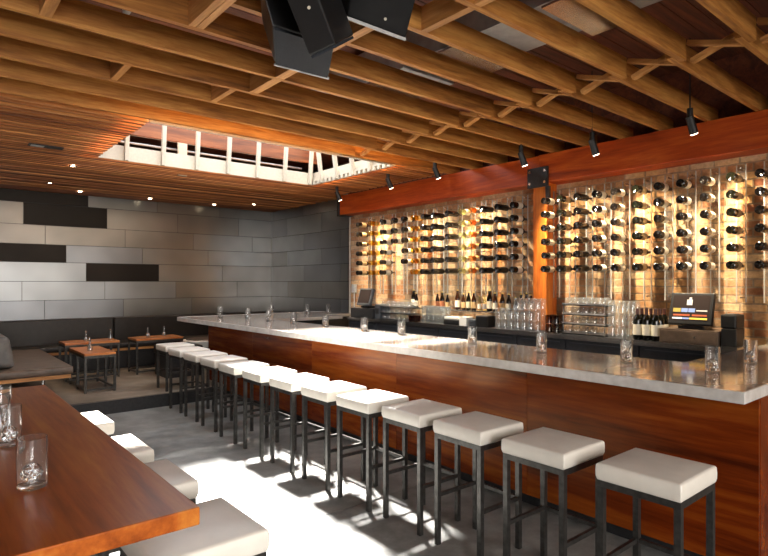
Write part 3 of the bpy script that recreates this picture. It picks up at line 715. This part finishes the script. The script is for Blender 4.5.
# beer bottles on the riser
BEER = [(.0,.0),(.029,.0),(.031,.006),(.031,.135),(.027,.155),(.0145,.19),(.0125,.225),(.0140,.228),(.0140,.238),(.0,.239)]
def beer(body, lm):
    r = thing('beer_bottle', '', 'bottle', (0,0,0), 'beer bottles on the steel step')
    MB().lathe(BEER, 16).build('glass_body', M[body], r); MB().lathe([(.0316,.03),(.0316,.11)], 16, close=True).build('label', M[lm], r)
    MB().lathe([(.0146,.224),(.0146,.24),(.0,.2405)], 12, close=True).build('cap', M['foil_gold'], r); return r
BY_ = [5.99,5.93,5.50,5.41,5.31,5.125,5.02,4.93,4.84,4.745,4.66,4.58,4.49,4.376,4.28,4.18,4.10,4.02,3.955]
BS = [('b_black','cream',1.1,'white label'),('b_black','cream',.9,'white label'),('b_brown','label_red',.92,'rust label'),('b_black','label_red',1.0,'rust label'),('b_black','label_tan',.88,'tan label'),('b_brown','cream',1.12,'white label'),('b_brown','label_tan',.92,'tan label'),('b_green','cream',1.0,'white label'),('b_brown','label_tan',1.0,'tan label'),('b_clear','cream',.8,'white label'),('b_clear','label_blue',.85,'blue label'),('b_black','cream',1.14,'white label'),('b_brown','cream',1.0,'white label'),('b_brown','label_tan',.98,'tan label'),('b_black','cream',.95,'white label'),('b_black','label_blue',.8,'blue label'),('b_green','cream',.97,'white label'),('b_brown','label_red',1.0,'rust label'),('b_brown','label_tan',.95,'tan label')]
bp = {}
for k, (y, (bm, lm, s, w)) in enumerate(zip(BY_, BS)):
    lab = '%s beer bottle with %s on the steel step, %s from the orange post' % ({'b_black':'black','b_brown':'brown','b_green':'dark green','b_clear':'clear'}[bm], w, ORD[18-k])
    loc = (5.59, y, CZ+.1802)
    if (bm, lm) not in bp: o = bp[(bm,lm)] = beer(bm, lm); o.location = loc; o['label'] = lab
    else: o = dup(bp[(bm,lm)], loc, lab)
    o.scale = (s, s, s)

# bar glassware: shared meshes, one object each
def mesh_of(mb, name, mat):
    o = mb.build(name, mat); me = o.data; bpy.data.objects.remove(o); return me
tum = mesh_of(MB().lathe([(.034,.0),(.036,.004),(.040,.11),(.038,.11),(.034,.012),(.001,.010)], 14, close=True), 'tumbler', M['barglass'])
inv = mesh_of(MB().lathe([(.040,.0),(.038,.09),(.033,.11),(.028,.12),(.001,.121)], 14, close=True), 'upturned_glass', M['barglass'])
cou = mesh_of(MB().lathe([(.041,.0),(.043,.03),(.036,.062),(.030,.074),(.001,.076)], 14, close=True), 'low_glass', M['barglass'])
amb = mesh_of(MB().lathe([(.034,.0),(.037,.004),(.039,.085),(.036,.085),(.033,.01),(.001,.009)], 14, close=True), 'amber_glass', M['amber'])
smk = mesh_of(MB().lathe([(.038,.0),(.036,.08),(.03,.095),(.001,.097)], 14, close=True), 'smoked_glass', M['smoke'])
def put(me, name, label, group, pts, cat='glass'):
    for p in pts:
        o = bpy.data.objects.new(name, me); COL.objects.link(o); o.location = p; tag(o, label, cat, group)
def grid(xs, ys, zs): return [(x,y,z) for z in zs for x in xs for y in ys]
def lin(a, b, n): return [a+(b-a)*i/(n-1) for i in range(n)]
e = .0005
def trays(label, y0, y1, zs, group, xs=(5.27, 5.47)):
    for k, z in enumerate(zs):
        o = MB().box(xs[0], xs[1], y0, y1, z, z+.012).build('glass_tray', M['smoke'] if False else M['black']); tag(o, label % ('bottom','second','third','top')[k], 'tray', group)
        for yy in (y0+.004, y1-.004):
            pass
# short glasses on trays by the first till
z0 = CZ+.0005
for k in range(3):
    o = MB().box(5.27, 5.47, 5.74, 6.38, z0, z0+.01).build('glass_tray', M['black']); tag(o, 'black tray of short glasses by the amber glasses, %s of three' % ('lowest','middle','highest')[k], 'tray', 'glass trays beside the small till')
    put(cou, 'short_glass', 'short upturned glass on the %s tray beside the small till' % ('lowest','middle','highest')[k], 'short glasses beside the small till', grid((5.32,5.42), lin(5.79,6.33,6), (z0+.01+e,)))
    z0 += .092
put(inv, 'upturned_glass', 'upturned glass in the row behind the trays by the small till', 'upturned glasses behind the trays', grid((5.55,), lin(6.075,6.38,4), (CZ+e, CZ+.125)))
put(amb, 'amber_glass', 'little amber glass at the counter edge before the clear tumblers', 'amber glasses at the counter edge', [(5.26,5.60,CZ+e),(5.26,5.68,CZ+e),(5.345,5.64,CZ+e)])
put(tum, 'tumbler', 'clear tumbler in the block between amber glasses and the black caddy', 'tumblers beside the black caddy', grid((5.35,5.44), lin(5.16,5.52,5), (CZ+e, CZ+.1115)))
put(inv, 'upturned_glass', 'upturned glass between the receipt machine and the orange post', 'upturned glasses before the beer bottles', grid((5.29,5.385), lin(3.66,4.20,7), (CZ+e, CZ+.1225)))
put(inv, 'upturned_glass', 'upturned glass, third tier of the stack before the orange post', 'third tier glasses before the post', grid((5.29,5.385), lin(3.66,3.93,4), (CZ+.245,)))
put(smk, 'smoked_glass', 'dark amber upturned glass stacked between the post and the glass rack', 'dark amber glasses', grid((5.28,5.37), (3.42,3.51), (CZ+e, CZ+.099)))
z0 = CZ+.0005
for k in range(4):
    r = thing('glass_rack', 'black rack tray of upturned glasses near the post, %s tier' % ('bottom','second','third','top')[k], 'rack', (5.27, 2.86, z0), 'stacked glass racks')
    MB().box(0, .21, 0, .48, 0, .012).build('tray', M['black'], r); MB().box(0, .006, 0, .48, .012, .028).build('lip', M['chrome'], r)
    put(cou, 'short_glass', 'short upturned glass on the %s tier of the stacked glass rack' % ('bottom','second','third','top')[k], 'glasses in the stacked rack', grid((5.325,5.425), lin(2.91,3.29,5), (z0+.0125,)))
    if k < 3:
        for (x, y) in ((.016,.008),(.016,.472),(.2,.008),(.2,.472)): MB().box(x-.005, x+.005, y-.005, y+.005, .028 if x < .1 else .012, .1).build('post', M['chrome'], r)
    z0 += .1005
put(inv, 'upturned_glass', 'upturned glass in the tall stack between rack and wine bottles', 'glasses stacked beside the rack', grid((5.30,5.39), lin(2.60,2.80,3), (CZ+e, CZ+.1225, CZ+.2445)))
# standing wine bottles beside the till
WB = [(a, b2*1.0) for a, b2 in BOT]
def stand(lm):
    r = thing('wine_bottle', '', 'bottle', (0,0,0), 'wine bottles standing by the till')
    MB().lathe(WB, 18).build('glass_body', M['b_green'], r); MB().lathe([(.0381,.05),(.0381,.15)], 18, close=True).build('label', M[lm], r)
    MB().lathe([(.0148,.243),(.0157,.286),(.0157,.2975),(.0,.298)], 14, close=True).build('foil_capsule', M['foil_red'], r); return r
w0 = None
for k, (x, y) in enumerate(grid((5.27, 5.36, 5.45), (2.36, 2.44, 2.52), (0,))[:0] or [(x,y) for x in (5.27,5.36,5.45) for y in (2.36,2.445,2.53)]):
    lab = 'dark wine bottle standing by the till, %s in the %s row' % (('till side','middle','glass stack side')[k % 3], ('front','middle','back')[k//3])
    if w0 is None: w0 = stand('cream'); w0.location = (x,y,CZ+e); w0['label'] = lab
    else: dup(w0, (x,y,CZ+e), lab)

# tills
def till(x, y, z, w, h, lab, drawer_lab, dw, dh, detail):
    r = thing('cash_drawer', drawer_lab, 'cash drawer', (x, y, z))
    MB().box(0, .34, -dw/2, dw/2, 0, dh).build('body', M['leather_brown'] if detail else M['blackmatte'], r, bevel=.004)
    MB().box(-.006, 0, -dw/2+.012, dw/2-.012, .015, dh-.015).build('drawer', M['leather_brown'] if detail else M['blackmatte'], r, bevel=.002)
    MB().tube((-.012, -.06, dh*.5), (-.006, -.06, dh*.5), .008, n=10).build('lock', M['chrome'], r)
    zz = z+dh
    p = thing('till_monitor', lab, 'monitor', (x+.02, y, zz+.001))
    MB().box(.04, .24, -w*.3, w*.3, 0, .03).build('base', M['black'], p, bevel=.006)
    MB().bar((.13,0,.03), (.09,0,.14), .1, .05).build('neck', M['black'], p)
    c = MB(); tl = .3
    def U(u, v, o=0): return Vector((v*math.sin(tl)-o*math.cos(tl), u, .045+v*math.cos(tl)+o*math.sin(tl)))
    c.para(U(-w/2,0,-.05), U(w/2,0,-.05)-U(-w/2,0,-.05), U(-w/2,h,-.05)-U(-w/2,0,-.05), U(0,0,.0)-U(0,0,-.05)); hs = c.build('housing', M['black'] if detail else M['grey_plastic'], p, bevel=.008)
    def plate(nm, mt, u0, u1, v0, v1, o=.001, par=hs):
        q = MB(); q.para(U(u0,v0,o), U(u1,v0,o)-U(u0,v0,o), U(u0,v1,o)-U(u0,v0,o), U(0,0,.001)-U(0,0,0)); q.build(nm, mt, par)
    plate('screen', M['screen'], -w/2+.025, w/2-.025, .035, h-.025)
    return r, p, plate, w, h
r, p, plate, w, h = till(5.22, 2.06, CZ+e, .36, .29, 'black touch screen till on a brown cash drawer, screen lit', 'wide brown cash drawer under the lit till', .49, .13, True)
em = {n_: emis('screen_'+n_, c2, s_) for n_, c2, s_ in (('grey',(.45,.43,.4),.5),('olive',(.30,.22,.04),.6),('blue',(.16,.22,.42),.6),('red',(.3,.06,.02),.6),('yellow',(.75,.45,.06),.7),('white',(.6,.6,.6),.6))}
plate('screen_logo', em['grey'], -.012, .035, .175, .225, .003); plate('screen_logo', em['grey'], -.004, .018, .225, .245, .003)
for k, (a, c2, mt) in enumerate(((.08,.145,'olive'),(.02,.075,'blue'),(-.04,.015,'blue'),(-.14,-.05,'grey'))): plate('screen_button', em[mt], a, c2, .11 if k < 3 else .12, .145 if k < 3 else .13, .003)
for a, c2, mt in ((.0,.14,'red'),(-.14,-.02,'red')): plate('screen_button', em[mt], a, c2, .075, .09, .003)
for a, c2, mt in ((.06,.145,'white'),(.0,.058,'blue'),(-.145,-.002,'yellow')): plate('screen_bar', em[mt], a, c2, .045, .06, .003)
till(5.24, 6.78, CZ+e, .32, .27, 'grey framed touch screen till at the far end of the counter', 'black cash drawer under the grey framed till', .56, .15, False)
r = thing('receipt_printer', 'black receipt printer on a drawer beside the lit till', 'printer', (5.24, 1.75, CZ+.005)); MB().box(0,.2,-.065,.05,0,.15).build('stand', M['black'], r, bevel=.004); MB().box(0,.2,-.066,.058,.151,.27).build('body', M['black'], r, bevel=.014); MB().box(.03,.15,-.04,.03,.271,.275).build('lid', M['grey_plastic'], r)
r = thing('receipt_printer', 'dark blue receipt printer beside the grey framed till', 'printer', (5.26, 6.43, CZ+e)); MB().box(0,.2,-.06,.06,0,.22).build('body', M['grey_plastic'], r, bevel=.014); MB().box(-.003,0,-.04,.04,.08,.16).build('front_cover', M['black'], r)
# middle of the counter: caddy, box, machine
r = thing('napkin_caddy', 'black napkin caddy before the beer bottles', 'caddy', (5.28, 4.96, CZ+e)); MB().para((0,-.14,0),(.16,0,0),(0,.28,0),(0,0,.075)).build('tray', M['black'], r, bevel=.02, seg=3); MB().box(.01,.15,-.12,.12,.076,.10).build('napkins', M['paper'], r)
r = thing('paper_box', 'small white box between the caddy and the card machine', 'box', (5.26, 4.735, CZ+e)); MB().box(0,.12,-.06,.06,0,.10).build('body', M['paper'], r, bevel=.003); MB().box(-.001,.122,-.062,.062,.101,.112).build('lid', M['paper'], r)
r = thing('card_machine', 'grey card machine with a black back beside the white box', 'card machine', (5.26, 4.5, CZ+e)); MB().box(0,.16,.03,.14,0,.09).build('body', M['grey_plastic'], r, bevel=.015); MB().box(-.002,.002,.05,.12,.045,.055).build('slot', M['black'], r); MB().box(0,.17,-.15,.028,0,.14).build('printer_side', M['black'], r, bevel=.012)
r = thing('paper_stack', 'sheaf of white paper leaning on the card machine', 'paper', (5.30, 4.80, CZ+.113)); 
bpy.data.objects.remove(r)
# near end of the counter
put(tum, 'tumbler', 'clear tumbler stacked at the till end of the back counter', 'tumblers at the till end', grid((5.30,5.39), (1.60-.0,), ()) or [(5.05,1.30,BZ+e),(5.14,1.28,BZ+e),(5.05,1.30,BZ+.1115),(5.14,1.28,BZ+.1115),(5.05,1.30,BZ+.2225),(5.3,1.35,BZ+e),(5.3,1.35,BZ+.1115)])
r = thing('cardboard_box', 'brown cardboard box against the brick at the end of the bar', 'box', (5.42, 1.1, BZ+e)); MB().box(0,.24,-.14,.14,0,.2).build('body', M['card'], r, bevel=.003); MB().box(-.002,.24,-.02,.02,.2,.203).build('tape', M['label_tan'], r)
r = thing('bottle_rail', 'black steel rail shelf on the brick over the cardboard box', 'rail', (5.5, 1.2, BZ+.28)); MB().box(0,.235,-.5,.22,0,.012).build('shelf', M['black'], r); MB().box(.0,.012,-.5,.22,.05,.06).build('rail', M['black'], r)
for yy in (-.4, .1): MB().box(.22,.238,yy,yy+.02,-.1,0).build('bracket', M['black'], r)
# wall fittings at the far end of the brick
r = thing('wall_junction_box', 'grey electrical box on the brick at the steel corner', 'junction box', (5.70, 7.60, 1.42)); MB().box(0,.039,-.05,.06,0,.14).build('body', M['pale_grey'], r, bevel=.004); MB().tube((.02,0,-.35),(.02,0,0),.012).build('mounted_conduit', M['pale_grey'], r)
o = MB().tube((5.715, 7.72, .172), (5.715, 7.72, 2.72), .012).build('conduit', M['pale_grey']); tag(o, 'slim upright conduit at the steel edge of the brick wall', 'conduit')

# ------------------------------------------------------------------ light
def area(loc, target, sx, sy, e_, c2):
    li = bpy.data.lights.new('window_light', 'AREA'); li.shape = 'RECTANGLE'; li.size, li.size_y, li.energy, li.color = sx, sy, e_, c2; li.spread = math.radians(125)
    o = bpy.data.objects.new('window_light', li); COL.objects.link(o); o.location = loc
    o.rotation_euler = (Vector(target)-Vector(loc)).to_track_quat('-Z', 'Z').to_euler(); return o
area((3.4, Y0-.15, 1.75), (3.0, 1.5, -.6), 3.5, 2.1, 42, (1,.88,.74))
area((-.75, Y0-.15, 1.75), (.1, 1.5, -.6), 2.2, 2.1, 135, (1,.95,.89))
su = bpy.data.lights.new('sun', 'SUN'); su.energy = 42; su.angle = math.radians(6); su.color = (1,.96,.9)
so = bpy.data.objects.new('sun', su); COL.objects.link(so); so.rotation_euler = Vector((-.24,-.5,-.70)).to_track_quat('-Z', 'Y').to_euler()
li = bpy.data.lights.new('skylight_glow', 'AREA'); li.shape = 'RECTANGLE'; li.size, li.size_y, li.energy, li.color = 3.1, 2.4, 90, (.97,.98,1)
o = bpy.data.objects.new('skylight_glow', li); COL.objects.link(o); o.location = (3.2, 6.5, 3.9)
w = bpy.data.worlds.new('world'); scene.world = w; w.use_nodes = True
bg = w.node_tree.nodes['Background']; sky = w.node_tree.nodes.new('ShaderNodeTexSky'); sky.sky_type = 'HOSEK_WILKIE'; sky.sun_direction = (.2,.56,.78); sky.turbidity = 4
w.node_tree.links.new(sky.outputs['Color'], bg.inputs['Color']); bg.inputs['Strength'].default_value = 2.0

# ------------------------------------------------------------------ camera
cam = bpy.data.cameras.new('camera'); co = bpy.data.objects.new('camera', cam); COL.objects.link(co)
co.location = (0,0,1.6); co.rotation_euler = (PI/2, 0, -math.radians(40))
cam.sensor_fit = 'HORIZONTAL'; cam.sensor_width = 36; cam.lens = 560/768*36; cam.shift_y = 4/768; cam.clip_start = .02
scene.camera = co
scene.cycles.caustics_reflective = False; scene.cycles.caustics_refractive = False
vs_ = scene.view_settings; vs_.view_transform = 'Standard'; vs_.look = 'None'; vs_.gamma = 1; vs_.use_curve_mapping = False; vs_.exposure = 0.6
